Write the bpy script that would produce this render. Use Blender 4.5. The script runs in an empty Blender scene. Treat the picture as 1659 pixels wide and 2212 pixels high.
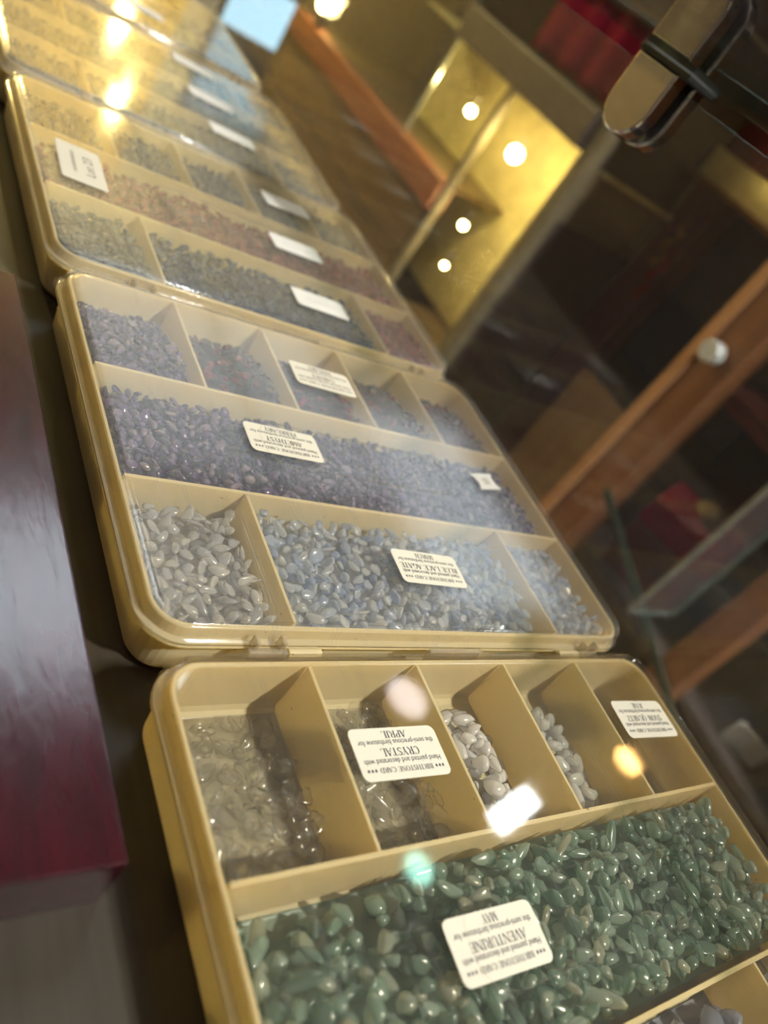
import bpy, bmesh, math, random
import numpy as np
from mathutils import Matrix, Vector, Euler

# ------------------------------------------------------------------ camera, world, exposure
scene = bpy.context.scene
col = scene.collection
H = 0.026                      # height of a stone box; z = 0 is the display shelf
R_W2C = np.array([[0.76021522, 0.36880102, -0.53484449],
                  [0.11559342, 0.73333338, 0.66997039],
                  [0.63930508, -0.57114619, 0.51486022]]) @ np.diag([1, -1, -1])
CAM = Vector((-0.09735338, -0.29362838, 0.1624028 + H))
cam_data = bpy.data.cameras.new('camera')
cam_data.sensor_fit = 'VERTICAL'
cam_data.sensor_height = 36.0
cam_data.sensor_width = 27.0
cam_data.lens = 1746.5 / 2212 * 36.0
cam_data.clip_start = 0.01
cam_data.dof.use_dof = True
cam_data.dof.focus_distance = 0.262
cam_data.dof.aperture_fstop = 8.0
cam = bpy.data.objects.new('camera', cam_data)
col.objects.link(cam)
c2w = R_W2C.T @ np.diag([1, -1, -1])
cam.matrix_world = Matrix.Translation(CAM) @ Matrix(c2w.tolist()).to_4x4()
scene.camera = cam

vs = scene.view_settings
vs.view_transform = 'Standard'
vs.look = 'None'
vs.gamma = 1.0
vs.use_curve_mapping = False
vs.exposure = 0.25
scene.cycles.use_denoising = True
scene.cycles.use_adaptive_sampling = True
scene.cycles.adaptive_threshold = 0.16
scene.cycles.adaptive_min_samples = 8
scene.cycles.use_light_tree = False
scene.cycles.max_bounces = 6
scene.cycles.diffuse_bounces = 2
scene.cycles.glossy_bounces = 3
scene.cycles.transmission_bounces = 4
scene.cycles.transparent_max_bounces = 20
scene.cycles.caustics_reflective = False
scene.cycles.caustics_refractive = False
scene.cycles.sample_clamp_indirect = 6.0

world = bpy.data.worlds.new('world')
scene.world = world
world.use_nodes = True
wb = world.node_tree.nodes['Background']
wb.inputs[0].default_value = (0.50, 0.78, 1.0, 1)
wb.inputs[1].default_value = 1.6

# lamp radiances (the fixtures themselves are built with the room below)
CEIL = 1.62
LAMPS = dict(key=(2000, (1.0, 0.93, 0.82)), white=(40, (0.92, 0.97, 1.0)), teal=(14, (0.45, 1.0, 0.85)),
             orange=(38, (1.0, 0.52, 0.16)), panel=(10.0, (0.80, 0.89, 1.0)), wall=(1500, (1.0, 0.76, 0.27)), rose=(9, (1.0, 0.86, 0.88)), fill=(0.8, (1.0, 0.95, 0.88)), entry=(1.6, (0.74, 0.84, 1.0)), far=(2.2, (0.74, 0.84, 1.0)),
             cab=(160, (1.0, 0.74, 0.28)))

# ------------------------------------------------------------------ node helpers
MATS = {}
def new_mat(name):
    m = bpy.data.materials.new(name); m.use_nodes = True
    nt = m.node_tree; nt.nodes.clear()
    out = nt.nodes.new('ShaderNodeOutputMaterial')
    MATS[name] = m
    return m, nt, out
def N(nt, t, **kw):
    n = nt.nodes.new(t)
    for k, v in kw.items():
        if k.startswith('i_'):
            n.inputs[k[2:].replace('_', ' ')].default_value = v
        else:
            setattr(n, k, v)
    return n
def rgba(c): return (c[0], c[1], c[2], 1)
def math_n(nt, op, a, b=None, clamp=False):
    n = nt.nodes.new('ShaderNodeMath'); n.operation = op; n.use_clamp = clamp
    for i, v in enumerate((a, b)):
        if v is None: continue
        if isinstance(v, (int, float)): n.inputs[i].default_value = v
        else: nt.links.new(v, n.inputs[i])
    return n.outputs[0]
def ramp(nt, fac, stops):
    r = nt.nodes.new('ShaderNodeValToRGB')
    el = r.color_ramp.elements
    while len(el) < len(stops): el.new(0.5)
    for e, (p, c) in zip(el, stops):
        e.position = p; e.color = rgba(c) if len(c) == 3 else c
    nt.links.new(fac, r.inputs[0])
    return r.outputs[0]
def coords(nt, scale=(1, 1, 1), rot=(0, 0, 0), kind='Object'):
    tc = N(nt, 'ShaderNodeTexCoord'); mp = N(nt, 'ShaderNodeMapping')
    mp.inputs['Scale'].default_value = scale; mp.inputs['Rotation'].default_value = rot
    nt.links.new(tc.outputs[kind], mp.inputs[0])
    return mp.outputs[0]
def noise(nt, vec, scale=5, detail=4, rough=0.55):
    n = N(nt, 'ShaderNodeTexNoise'); n.inputs['Scale'].default_value = scale
    n.inputs['Detail'].default_value = detail; n.inputs['Roughness'].default_value = rough
    nt.links.new(vec, n.inputs['Vector'])
    return n.outputs[0]
def bump(nt, h, strength=0.2, dist=0.001):
    b = N(nt, 'ShaderNodeBump'); b.inputs['Strength'].default_value = strength
    b.inputs['Distance'].default_value = dist
    nt.links.new(h, b.inputs['Height'])
    return b.outputs[0]

def simple(name, color, rough=0.5, metal=0.0, var=0.15, nscale=30, spec=0.5, coat=0.0):
    m, nt, out = new_mat(name)
    p = N(nt, 'ShaderNodeBsdfPrincipled')
    v = coords(nt)
    n = noise(nt, v, nscale)
    lo = [c * (1 - var) for c in color]; hi = [min(1, c * (1 + var)) for c in color]
    nt.links.new(ramp(nt, n, [(0.3, lo), (0.7, hi)]), p.inputs['Base Color'])
    p.inputs['Roughness'].default_value = rough; p.inputs['Metallic'].default_value = metal
    p.inputs['Specular IOR Level'].default_value = spec
    p.inputs['Coat Weight'].default_value = coat
    p.inputs['Coat Roughness'].default_value = 0.1
    nt.links.new(p.outputs[0], out.inputs[0])
    return m
def wood(name, dark, light, scale=(60, 3, 60), rough=0.45, coat=0.0, bmp=0.1, spec=0.5):
    m, nt, out = new_mat(name)
    p = N(nt, 'ShaderNodeBsdfPrincipled')
    v = coords(nt, scale)
    n1 = noise(nt, v, 1.0, 6, 0.65)
    v2 = coords(nt, tuple(s * 7 for s in scale))
    n2 = noise(nt, v2, 1.0, 3, 0.6)
    mix = math_n(nt, 'ADD', math_n(nt, 'MULTIPLY', n1, 0.7), math_n(nt, 'MULTIPLY', n2, 0.3))
    nt.links.new(ramp(nt, mix, [(0.33, dark), (0.66, light)]), p.inputs['Base Color'])
    nt.links.new(bump(nt, n2, bmp, 0.0006), p.inputs['Normal'])
    p.inputs['Roughness'].default_value = rough; p.inputs['Coat Weight'].default_value = coat
    p.inputs['Coat Roughness'].default_value = 0.25
    p.inputs['Specular IOR Level'].default_value = spec
    nt.links.new(p.outputs[0], out.inputs[0])
    return m
def emit(name, color, strength):
    m, nt, out = new_mat(name)
    e = N(nt, 'ShaderNodeEmission'); e.inputs[0].default_value = rgba(color); e.inputs[1].default_value = strength
    nt.links.new(e.outputs[0], out.inputs[0])
    return m
def clear_sheet(name, tint, rough=0.03, haze=0.0, haze_col=(0.8, 0.8, 0.8), ior=1.5, scratches=0.0, gloss=1.0):
    """clear sheet: light passes straight through, Fresnel gloss on both faces, faint milky scatter and scratches"""
    m, nt, out = new_mat(name)
    geo = N(nt, 'ShaderNodeNewGeometry')
    iorv = math_n(nt, 'SUBTRACT', ior, math_n(nt, 'MULTIPLY', geo.outputs['Backfacing'], ior - 1 / ior))
    fr = N(nt, 'ShaderNodeFresnel'); nt.links.new(iorv, fr.inputs['IOR'])
    tr = N(nt, 'ShaderNodeBsdfTransparent'); tr.inputs[0].default_value = rgba(tint)
    gl = N(nt, 'ShaderNodeBsdfGlossy'); gl.inputs['Roughness'].default_value = rough
    body = tr.outputs[0]
    if haze > 0 or scratches > 0:
        df = N(nt, 'ShaderNodeBsdfDiffuse'); df.inputs[0].default_value = rgba(haze_col)
        hv = N(nt, 'ShaderNodeValue'); hv.outputs[0].default_value = haze; h = hv.outputs[0]
        if scratches > 0:
            v = coords(nt, (1, 1, 1))
            h = math_n(nt, 'MULTIPLY', math_n(nt, 'ADD', math_n(nt, 'MULTIPLY', noise(nt, v, 22, 2, 0.6), 2.6), -0.3, True), haze * 1.2)
            for rot, sc, th in ((0.35, (900, 14, 1), 0.735), (1.9, (750, 11, 1), 0.74)):
                sv = coords(nt, sc, (0, 0, rot))
                s = math_n(nt, 'GREATER_THAN', noise(nt, sv, 1.0, 1, 0.5), th - 0.06)
                h = math_n(nt, 'ADD', h, math_n(nt, 'MULTIPLY', s, scratches))
        h = math_n(nt, 'MINIMUM', h, 0.85)
        mx = N(nt, 'ShaderNodeMixShader')
        nt.links.new(h, mx.inputs[0]); nt.links.new(tr.outputs[0], mx.inputs[1]); nt.links.new(df.outputs[0], mx.inputs[2])
        body = mx.outputs[0]
    mx2 = N(nt, 'ShaderNodeMixShader')
    nt.links.new(math_n(nt, 'MULTIPLY', fr.outputs[0], gloss, True), mx2.inputs[0])
    nt.links.new(body, mx2.inputs[1]); nt.links.new(gl.outputs[0], mx2.inputs[2])
    nt.links.new(mx2.outputs[0], out.inputs[0])
    return m
def plastic_cream(name, c1, c2):
    m, nt, out = new_mat(name)
    p = N(nt, 'ShaderNodeBsdfPrincipled')
    v = coords(nt)
    n = noise(nt, v, 18, 5)
    specks = math_n(nt, 'GREATER_THAN', noise(nt, v, 420, 1, 0.4), 0.79)
    c = ramp(nt, n, [(0.3, c1), (0.7, c2)])
    mxc = N(nt, 'ShaderNodeMix', data_type='RGBA')
    nt.links.new(specks, mxc.inputs[0]); nt.links.new(c, mxc.inputs[6]); mxc.inputs[7].default_value = (0.25, 0.15, 0.05, 1)
    nt.links.new(mxc.outputs[2], p.inputs['Base Color'])
    p.inputs['Roughness'].default_value = 0.32
    p.inputs['Specular IOR Level'].default_value = 0.4
    t = N(nt, 'ShaderNodeBsdfTranslucent')
    tc_ = N(nt, 'ShaderNodeMix', data_type='RGBA', blend_type='MULTIPLY'); tc_.inputs[0].default_value = 1.0
    nt.links.new(c, tc_.inputs[6]); tc_.inputs[7].default_value = (1, 0.92, 0.70, 1); nt.links.new(tc_.outputs[2], t.inputs[0])
    mx = N(nt, 'ShaderNodeMixShader'); mx.inputs[0].default_value = 0.5
    nt.links.new(p.outputs[0], mx.inputs[1]); nt.links.new(t.outputs[0], mx.inputs[2])
    nt.links.new(mx.outputs[0], out.inputs[0])
    return m
def stone(name, cols, rough=0.1, trans=0.35, clear=0.0, refr=0.0, ior=1.6):
    """polished chip: coloured body with some light passing through and a glossy skin; colour differs from chip to chip"""
    m, nt, out = new_mat(name)
    oi = N(nt, 'ShaderNodeObjectInfo'); geo = N(nt, 'ShaderNodeNewGeometry')
    r = math_n(nt, 'FRACT', math_n(nt, 'ADD', oi.outputs['Random'], geo.outputs['Random Per Island']))
    f = r
    c = ramp(nt, f, [(i / max(1, len(cols) - 1), k) for i, k in enumerate(cols)])
    df = N(nt, 'ShaderNodeBsdfDiffuse'); nt.links.new(c, df.inputs[0])
    tl = N(nt, 'ShaderNodeBsdfTranslucent'); nt.links.new(c, tl.inputs[0])
    m1 = N(nt, 'ShaderNodeMixShader'); m1.inputs[0].default_value = trans
    nt.links.new(df.outputs[0], m1.inputs[1]); nt.links.new(tl.outputs[0], m1.inputs[2])
    body = m1.outputs[0]
    if clear > 0:
        g = N(nt, 'ShaderNodeBsdfTransparent')
        mc = N(nt, 'ShaderNodeMix', data_type='RGBA'); mc.inputs[0].default_value = 0.95 if name == 'crystal' else 0.55
        nt.links.new(c, mc.inputs[6]); mc.inputs[7].default_value = (1, 1, 1, 1); nt.links.new(mc.outputs[2], g.inputs[0])
        m2 = N(nt, 'ShaderNodeMixShader'); m2.inputs[0].default_value = clear
        nt.links.new(body, m2.inputs[1]); nt.links.new(g.outputs[0], m2.inputs[2]); body = m2.outputs[0]
    if refr > 0:
        rf = N(nt, 'ShaderNodeBsdfRefraction'); rf.inputs['IOR'].default_value = 1.45; rf.inputs['Roughness'].default_value = 0.02
        m3 = N(nt, 'ShaderNodeMixShader'); m3.inputs[0].default_value = refr
        nt.links.new(body, m3.inputs[1]); nt.links.new(rf.outputs[0], m3.inputs[2]); body = m3.outputs[0]
    gl = N(nt, 'ShaderNodeBsdfGlossy'); gl.inputs['Roughness'].default_value = rough
    iorv = math_n(nt, 'SUBTRACT', ior, math_n(nt, 'MULTIPLY', geo.outputs['Backfacing'], ior - 1 / ior))
    fr = N(nt, 'ShaderNodeFresnel'); nt.links.new(iorv, fr.inputs['IOR'])
    mx = N(nt, 'ShaderNodeMixShader'); nt.links.new(fr.outputs[0], mx.inputs[0])
    nt.links.new(body, mx.inputs[1]); nt.links.new(gl.outputs[0], mx.inputs[2])
    nt.links.new(mx.outputs[0], out.inputs[0])
    return m

# ------------------------------------------------------------------ object helpers
def link_mesh(name, me, mat=None, parent=None):
    o = bpy.data.objects.new(name, me); col.objects.link(o)
    if mat is not None:
        for mm in (mat if isinstance(mat, (list, tuple)) else [mat]):
            me.materials.append(MATS[mm] if isinstance(mm, str) else mm)
    if parent is not None: o.parent = parent
    return o
def obj(name, bm, mat, parent=None, smooth=False):
    me = bpy.data.meshes.new(name)
    bmesh.ops.recalc_face_normals(bm, faces=bm.faces[:])
    if smooth:
        for f in bm.faces: f.smooth = True
    bm.to_mesh(me); bm.free()
    return link_mesh(name, me, mat, parent)
def tag(o, label, cat, group=None, kind=None):
    o['label'] = label; o['category'] = cat
    if group: o['group'] = group
    if kind: o['kind'] = kind
    return o
def struct(o, label=None):
    o['kind'] = 'structure'
    if label: o['label'] = label
    return o
def thing(name, label, cat, loc=(0, 0, 0), rz=0, group=None):
    o = bpy.data.objects.new(name, None); col.objects.link(o)
    o.empty_display_size = 0.02
    o.location = loc; o.rotation_euler = (0, 0, rz)
    return tag(o, label, cat, group)
def bm_box(bm, x0, x1, y0, y1, z0, z1, bevel=0.0):
    r = bmesh.ops.create_cube(bm, size=1)
    vsx = r['verts']
    for v in vsx:
        v.co = Vector((x0 + (v.co.x + .5) * (x1 - x0), y0 + (v.co.y + .5) * (y1 - y0), z0 + (v.co.z + .5) * (z1 - z0)))
    if bevel > 0:
        es = list({e for v in vsx for e in v.link_edges})
        bmesh.ops.bevel(bm, geom=es, offset=bevel, segments=2, affect='EDGES', profile=0.6)
def box(name, x0, x1, y0, y1, z0, z1, mat, parent=None, bevel=0.0):
    bm = bmesh.new(); bm_box(bm, x0, x1, y0, y1, z0, z1, bevel)
    return obj(name, bm, mat, parent)
def rrect(w, l, off, r0, n=8):
    """rounded rectangle loop, local u in [0,w], y in [-l,0], grown by off"""
    r = max(0.0005, r0 + off)
    pts = []
    for cx, cy, a0 in ((w + off - r, off - r, 0), (-off + r, off - r, 90), (-off + r, -l - off + r, 180), (w + off - r, -l - off + r, 270)):
        for i in range(n + 1):
            a = math.radians(a0 + 90 * i / n)
            pts.append((cx + r * math.cos(a), cy + r * math.sin(a)))
    return pts
def loft(bm, w, l, prof, r0, n=8, cap=True):
    rings = []
    for off, z in prof:
        rings.append([bm.verts.new((x, y, z)) for x, y in rrect(w, l, off, r0, n)])
    k = len(rings[0])
    for a, b in zip(rings, rings[1:]):
        for i in range(k):
            bm.faces.new((a[i], a[(i + 1) % k], b[(i + 1) % k], b[i]))
    if cap:
        bm.faces.new(rings[0]); bm.faces.new(rings[-1])
def bm_cyl(bm, p0, p1, r0, r1=None, seg=16):
    p0, p1 = Vector(p0), Vector(p1); r1 = r0 if r1 is None else r1
    d = p1 - p0
    M = Matrix.Translation((p0 + p1) / 2) @ d.to_track_quat('Z', 'Y').to_matrix().to_4x4()
    bmesh.ops.create_cone(bm, cap_ends=True, segments=seg, radius1=r0, radius2=r1, depth=d.length, matrix=M)
def tube_loop(bm, pts, r, seg=6):
    n = len(pts); rings = []
    for i in range(n):
        a, b, c = Vector(pts[i - 1]), Vector(pts[i]), Vector(pts[(i + 1) % n])
        t = (c - a).normalized(); up = Vector((0, 0, 1)); s = t.cross(up).normalized()
        rings.append([bm.verts.new(b + s * r * math.cos(2 * math.pi * k / seg) + up * r * math.sin(2 * math.pi * k / seg)) for k in range(seg)])
    for i in range(n):
        A, B = rings[i], rings[(i + 1) % n]
        for k in range(seg):
            bm.faces.new((A[k], A[(k + 1) % seg], B[(k + 1) % seg], B[k]))

# ------------------------------------------------------------------ materials
plastic_cream('cream_plastic', (0.95, 0.83, 0.53), (0.96, 0.88, 0.62))
for _k, _h, _s in (('A', .012, .035), ('B', .040, .05), ('C', .065, .03), ('D', .08, .03), ('E', .08, .03)):
    clear_sheet('lid_plastic_' + _k, (0.99, 0.98, 0.95), rough={'A': .045, 'B': .11}.get(_k, .08), haze=_h, haze_col=(0.70, 0.73, 0.82), scratches=_s)  # scuffed-plastic haze, tinted bluish to stand in for cool reflected light
clear_sheet('hinge_plastic', (0.90, 0.86, 0.78), rough=0.15, haze=0.30, haze_col=(0.7, 0.62, 0.48))
clear_sheet('case_glass', (0.965, 0.985, 0.975), rough=0.004, haze=0.040, haze_col=(0.60, 0.57, 0.68))  # dusty-glass haze, its cool veil painted in to lift the darks behind
clear_sheet('glass_edge', (0.45, 0.62, 0.58), rough=0.06, haze=0.35, haze_col=(0.30, 0.42, 0.40))
simple('paper', (0.70, 0.67, 0.60), 0.75, var=0.02, spec=0.2)
simple('paper_white', (0.74, 0.74, 0.75), 0.75, var=0.02, spec=0.2)
simple('ink', (0.03, 0.035, 0.06), 0.8, var=0.1, spec=0.1)
simple('ink_faded', (0.55, 0.55, 0.56), 0.8, var=0.1, spec=0.1)
simple('ink_grey', (0.16, 0.15, 0.13), 0.8, var=0.1, spec=0.1)
wood('shelf_wood', (0.026, 0.020, 0.014), (0.046, 0.037, 0.027), (70, 3, 70), 0.5, bmp=0.05)
wood('board_wood', (0.012, 0.003, 0.007), (0.052, 0.005, 0.012), (26, 5, 26), 0.19, bmp=0.35, spec=0.55)
wood('cabinet_wood', (0.14, 0.055, 0.022), (0.26, 0.11, 0.047), (20, 20, 1.2), 0.4)
wood('post_edge_wood', (0.42, 0.20, 0.09), (0.62, 0.33, 0.17), (20, 20, 1.2), 0.4)
wood('rail_wood', (0.20, 0.06, 0.025), (0.33, 0.11, 0.05), (20, 1.2, 20), 0.4)
wood('plank_wood', (0.075, 0.048, 0.024), (0.19, 0.125, 0.065), (20, 1.0, 30), 0.3)
wood('panel_wood', (0.30, 0.17, 0.06), (0.50, 0.30, 0.12), (6, 30, 1.5), 0.4)
wood('floor_wood', (0.05, 0.03, 0.015), (0.12, 0.07, 0.035), (12, 1, 12), 0.4)
simple('dark_panel', (0.065, 0.052, 0.052), 0.5)
simple('maroon_panel', (0.12, 0.030, 0.040), 0.5)
simple('navy_panel', (0.010, 0.016, 0.055), 0.5)
simple('crimson_cloth', (0.25, 0.012, 0.045), 0.9, spec=0.1)
simple('cream_panel', (0.62, 0.55, 0.28), 0.55)
simple('olive_panel', (0.19, 0.16, 0.10), 0.6)
simple('wall_paint', (0.70, 0.71, 0.72), 0.85)
simple('dark_paint', (0.12, 0.10, 0.09), 0.85)
simple('yellow_paint', (0.85, 0.66, 0.24), 0.7)
simple('ceiling_paint', (0.72, 0.72, 0.72), 0.9)
simple('chrome', (0.78, 0.78, 0.78), 0.06, metal=1.0, var=0.02)
simple('satin_metal', (0.80, 0.85, 0.90), 0.3, metal=0.35, var=0.02)  # pale, half-metallic tone stands in for the window mirrored in the knob
simple('black_rubber', (0.012, 0.013, 0.013), 0.45)
simple('dark_glass', (0.035, 0.055, 0.05), 0.15)
simple('card_white', (0.62, 0.64, 0.62), 0.7)
simple('lamp_housing', (0.5, 0.5, 0.5), 0.4)
simple('pale_metal', (0.55, 0.60, 0.62), 0.25, metal=0.6)
for k, (s, c) in LAMPS.items():
    m_ = emit('glow_' + k, c, 30 if k in ('wall', 'cab') else s)
    m_.cycles.emission_sampling = 'NONE'
    if k in ('wall', 'cab'):        # clear glass bulb with a glowing inside; the light itself is a lamp in its middle
        nt_ = m_.node_tree; ad = nt_.nodes.new('ShaderNodeAddShader'); tr_ = nt_.nodes.new('ShaderNodeBsdfTransparent')
        em_ = [n for n in nt_.nodes if n.type == 'EMISSION'][0]; ou_ = [n for n in nt_.nodes if n.type == 'OUTPUT_MATERIAL'][0]
        nt_.links.new(em_.outputs[0], ad.inputs[0]); nt_.links.new(tr_.outputs[0], ad.inputs[1]); nt_.links.new(ad.outputs[0], ou_.inputs[0])
simple('diffuser_white', (0.9, 0.9, 0.9), 0.5, var=0.0)
def light(kind, glow, loc, size, parent, k=1.0):
    s_, c_ = LAMPS[glow]; s_ *= k
    ld = bpy.data.lights.new('lamp_light', kind); ld.color = c_
    if kind == 'AREA':
        ld.shape = 'SQUARE' if glow in ('panel', 'far', 'fill', 'entry') else 'DISK'
        ld.size = size
        ld.energy = s_ * math.pi * (size * size if ld.shape == 'SQUARE' else math.pi * size * size / 4)
    else:
        ld.shadow_soft_size = size; ld.energy = s_ * math.pi * 4 * math.pi * size * size
    o = bpy.data.objects.new('lamp_light', ld); col.objects.link(o); o.parent = parent; o.location = loc
    return o
stone('aventurine', [(0.25, 0.38, 0.32), (0.37, 0.53, 0.45), (0.47, 0.62, 0.54), (0.58, 0.70, 0.63), (0.64, 0.65, 0.53)], 0.22, 0.62, 0.40)
stone('crystal', [(0.96, 0.94, 0.90), (1.0, 1.0, 1.0), (0.98, 0.95, 0.92)], 0.15, 0.7, 0.97, refr=0.07, ior=1.42)
stone('snow_quartz', [(0.90, 0.88, 0.89), (0.97, 0.96, 0.97), (0.93, 0.89, 0.90)], 0.25, 0.55, 0.12)
stone('blue_agate', [(0.62, 0.72, 0.95), (0.76, 0.83, 0.97), (0.86, 0.90, 0.97), (0.94, 0.95, 0.97)], 0.22, 0.60, 0.45)
stone('grey_agate', [(0.76, 0.78, 0.84), (0.86, 0.87, 0.91), (0.92, 0.90, 0.88)], 0.22, 0.60, 0.45)
stone('lilac_agate', [(0.38, 0.39, 0.58), (0.50, 0.51, 0.68), (0.60, 0.60, 0.72)], 0.1, 0.45, 0.2)
stone('amethyst', [(0.04, 0.022, 0.085), (0.075, 0.04, 0.14), (0.13, 0.075, 0.23), (0.22, 0.14, 0.33), (0.40, 0.32, 0.36)], 0.22, 0.40, 0.15)
stone('garnet', [(0.022, 0.010, 0.022), (0.04, 0.013, 0.03), (0.07, 0.02, 0.035), (0.30, 0.025, 0.025)], 0.18, 0.3, 0.15)
stone('dark_blue', [(0.02, 0.04, 0.10), (0.05, 0.09, 0.19), (0.10, 0.15, 0.27)], 0.1, 0.3, 0.1)
stone('carnelian', [(0.24, 0.03, 0.05), (0.38, 0.06, 0.09), (0.50, 0.14, 0.17)], 0.1, 0.35, 0.15)
stone('grey_green', [(0.12, 0.15, 0.14), (0.20, 0.23, 0.22), (0.28, 0.30, 0.28)], 0.1, 0.35, 0.1)
stone('turquoise', [(0.04, 0.16, 0.28), (0.08, 0.24, 0.38), (0.14, 0.32, 0.44)], 0.15, 0.2, 0.0)
stone('tan_stone', [(0.30, 0.20, 0.12), (0.42, 0.32, 0.22), (0.40, 0.40, 0.36)], 0.15, 0.2, 0.0)
stone('red_bead', [(0.35, 0.015, 0.012), (0.6, 0.03, 0.02)], 0.2, 0.3, 0.1)
stone('amber_bead', [(0.35, 0.15, 0.05), (0.5, 0.24, 0.1)], 0.2, 0.3, 0.1)

# ------------------------------------------------------------------ room shell
ZF = -0.95
X0, X1, Y0, Y1 = -2.2, 3.8, -2.4, 4.0
struct(box('floor', X0 - .1, X1 + .1, Y0 - .1, Y1 + .1, ZF - .05, ZF, 'floor_wood'))
struct(box('ceiling', X0 - .1, X1 + .1, Y0 - .1, Y1 + .1, CEIL, CEIL + .05, 'ceiling_paint'))
struct(box('wall_left', X0 - .1, X0, Y0 - .1, Y1 + .1, ZF, CEIL, 'dark_paint'))
struct(box('wall_right', X1, X1 + .1, Y0 - .1, Y1 + .1, ZF, CEIL, 'wall_paint'))
struct(box('wall_back', X0, X1, Y0 - .1, Y0, ZF, CEIL, 'dark_paint'))
# far wall with the doorway to daylight
DX0, DX1, DZ1 = 1.50, 2.05, 1.18
bm = bmesh.new()
bm_box(bm, X0, 1.36, Y1, Y1 + .1, ZF, CEIL)
wf = struct(obj('wall_front', bm, 'yellow_paint'))
bm = bmesh.new()
bm_box(bm, 1.36, DX0, Y1, Y1 + .1, ZF, CEIL); bm_box(bm, DX1, X1, Y1, Y1 + .1, ZF, CEIL); bm_box(bm, DX0, DX1, Y1, Y1 + .1, DZ1, CEIL)
struct(obj('wall_front_entry', bm, 'wall_paint'))
door = struct(obj('door_1', (lambda b: (bm_box(b, DX0, DX1, Y1 + .02, Y1 + .05, ZF, ZF + .28), b)[1])(bmesh.new()), 'dark_panel'))
for a in ((DX0, DX0 + .04, ZF, DZ1), (DX1 - .04, DX1, ZF, DZ1), (DX0 + .04, DX1 - .04, DZ1 - .05, DZ1), (DX0 + .04, DX1 - .04, -.42, -.37)):
    box('door_frame', a[0], a[1], Y1 + .015, Y1 + .055, a[2], a[3], 'dark_panel', door)
box('door_pane', DX0 + .04, DX1 - .04, Y1 + .03, Y1 + .036, ZF + .28, DZ1 - .05, 'case_glass', door)

# ------------------------------------------------------------------ lamps
def ceiling_spot(x, y, r, glow, label, group='round ceiling spotlights'):
    t = thing('ceiling_spotlight', label, 'lamp', (x, y, CEIL), 0, group)
    bm = bmesh.new(); bm_cyl(bm, (0, 0, -.05), (0, 0, 0), r * 1.25, r * 1.35, 32); obj('housing', bm, 'lamp_housing', t)
    bm = bmesh.new(); bmesh.ops.create_circle(bm, cap_ends=True, segments=32, radius=r, matrix=Matrix.Translation((0, 0, -.0515)))
    obj('lens', bm, 'diffuser_white' if glow == 'key' else 'glow_' + glow, t)
    if glow == 'key': light('AREA', 'key', (0, 0, -.054), 2 * r, t)
    return t
ceiling_spot(0.80, -1.15, 0.06, 'key', 'warm ceiling spotlight above the near end of the counter')
ceiling_spot(1.47, 0.21, 0.045, 'teal', 'small greenish ceiling spotlight nearest the glass counter')
ceiling_spot(1.70, .73, 0.075, 'rose', 'faint rosy ceiling spotlight beside the light bar')
ceiling_spot(2.66, 0.42, 0.055, 'orange', 'orange ceiling spotlight farthest across the shop')
t = thing('ceiling_light_bar', 'short white rectangular ceiling light bar between two spotlights', 'lamp', (1.945, 0.32, CEIL), math.radians(17))
box('housing', -.13, .13, -.05, .05, -.04, 0, 'lamp_housing', t)
box('diffuser', -.115, .115, -.036, .036, -.046, -.0405, 'glow_white', t)
for x, y, w, gk, lb in ((.60, 1.12, .27, 'panel', 'small bright square ceiling light panel nearest the glass counter'), (1.50, 2.30, .60, 'entry', 'large dim bluish fill panel added on the ceiling near the doorway'), (2.75, 1.75, .60, 'far', 'large dim bluish fill panel added on the ceiling by the side wall'), (-.75, -.35, .45, 'fill', 'unseen soft white fill panel added on the ceiling behind the counter')):  # all but the first are unseen additions for fill light and bluish haze
    t = thing('ceiling_light_panel', lb, 'lamp', (x, y, CEIL), 0, 'square ceiling light panels')
    bm = bmesh.new(); f_ = w + .03
    for a in ((-f_, f_, -f_, -w), (-f_, f_, w, f_), (-f_, -w, -w, w), (w, f_, -w, w)): bm_box(bm, a[0], a[1], a[2], a[3], -.03, 0)
    obj('frame', bm, 'lamp_housing', t)
    box('diffuser', -w, w, -w, w, -.022, -.012, 'diffuser_white', t)
    light('AREA', gk, (0, 0, -.025), 2 * w, t)
for x, z, lb in ((1.20, 1.24, 'upper yellow wall lamp beside the doorway'), (1.09, .90, 'lower yellow wall lamp beside the doorway'), (.20, 1.25, 'unseen yellow lamp added to light the middle of the far wall'), (-.60, 1.25, 'unseen yellow lamp added to light the far end of the far wall')):  # last two are added out of view to brighten the yellow wall
    t = thing('wall_lamp', lb, 'lamp', (x, Y1, z), 0, 'yellow wall lamps')
    bm = bmesh.new(); bm_cyl(bm, (0, 0, 0), (0, -.03, 0), .05, .045, 24); bm_cyl(bm, (0, -.03, 0), (0, -.07, 0), .012, .012, 12); obj('bracket', bm, 'lamp_housing', t)
    bm = bmesh.new(); bmesh.ops.create_icosphere(bm, subdivisions=2, radius=.034, matrix=Matrix.Translation((0, -.10, 0)))
    obj('bulb', bm, 'glow_wall', t, True)
    light('POINT', 'wall', (0, -.10, 0), .030, t, .32 if x > 1 else 2.3)

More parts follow.
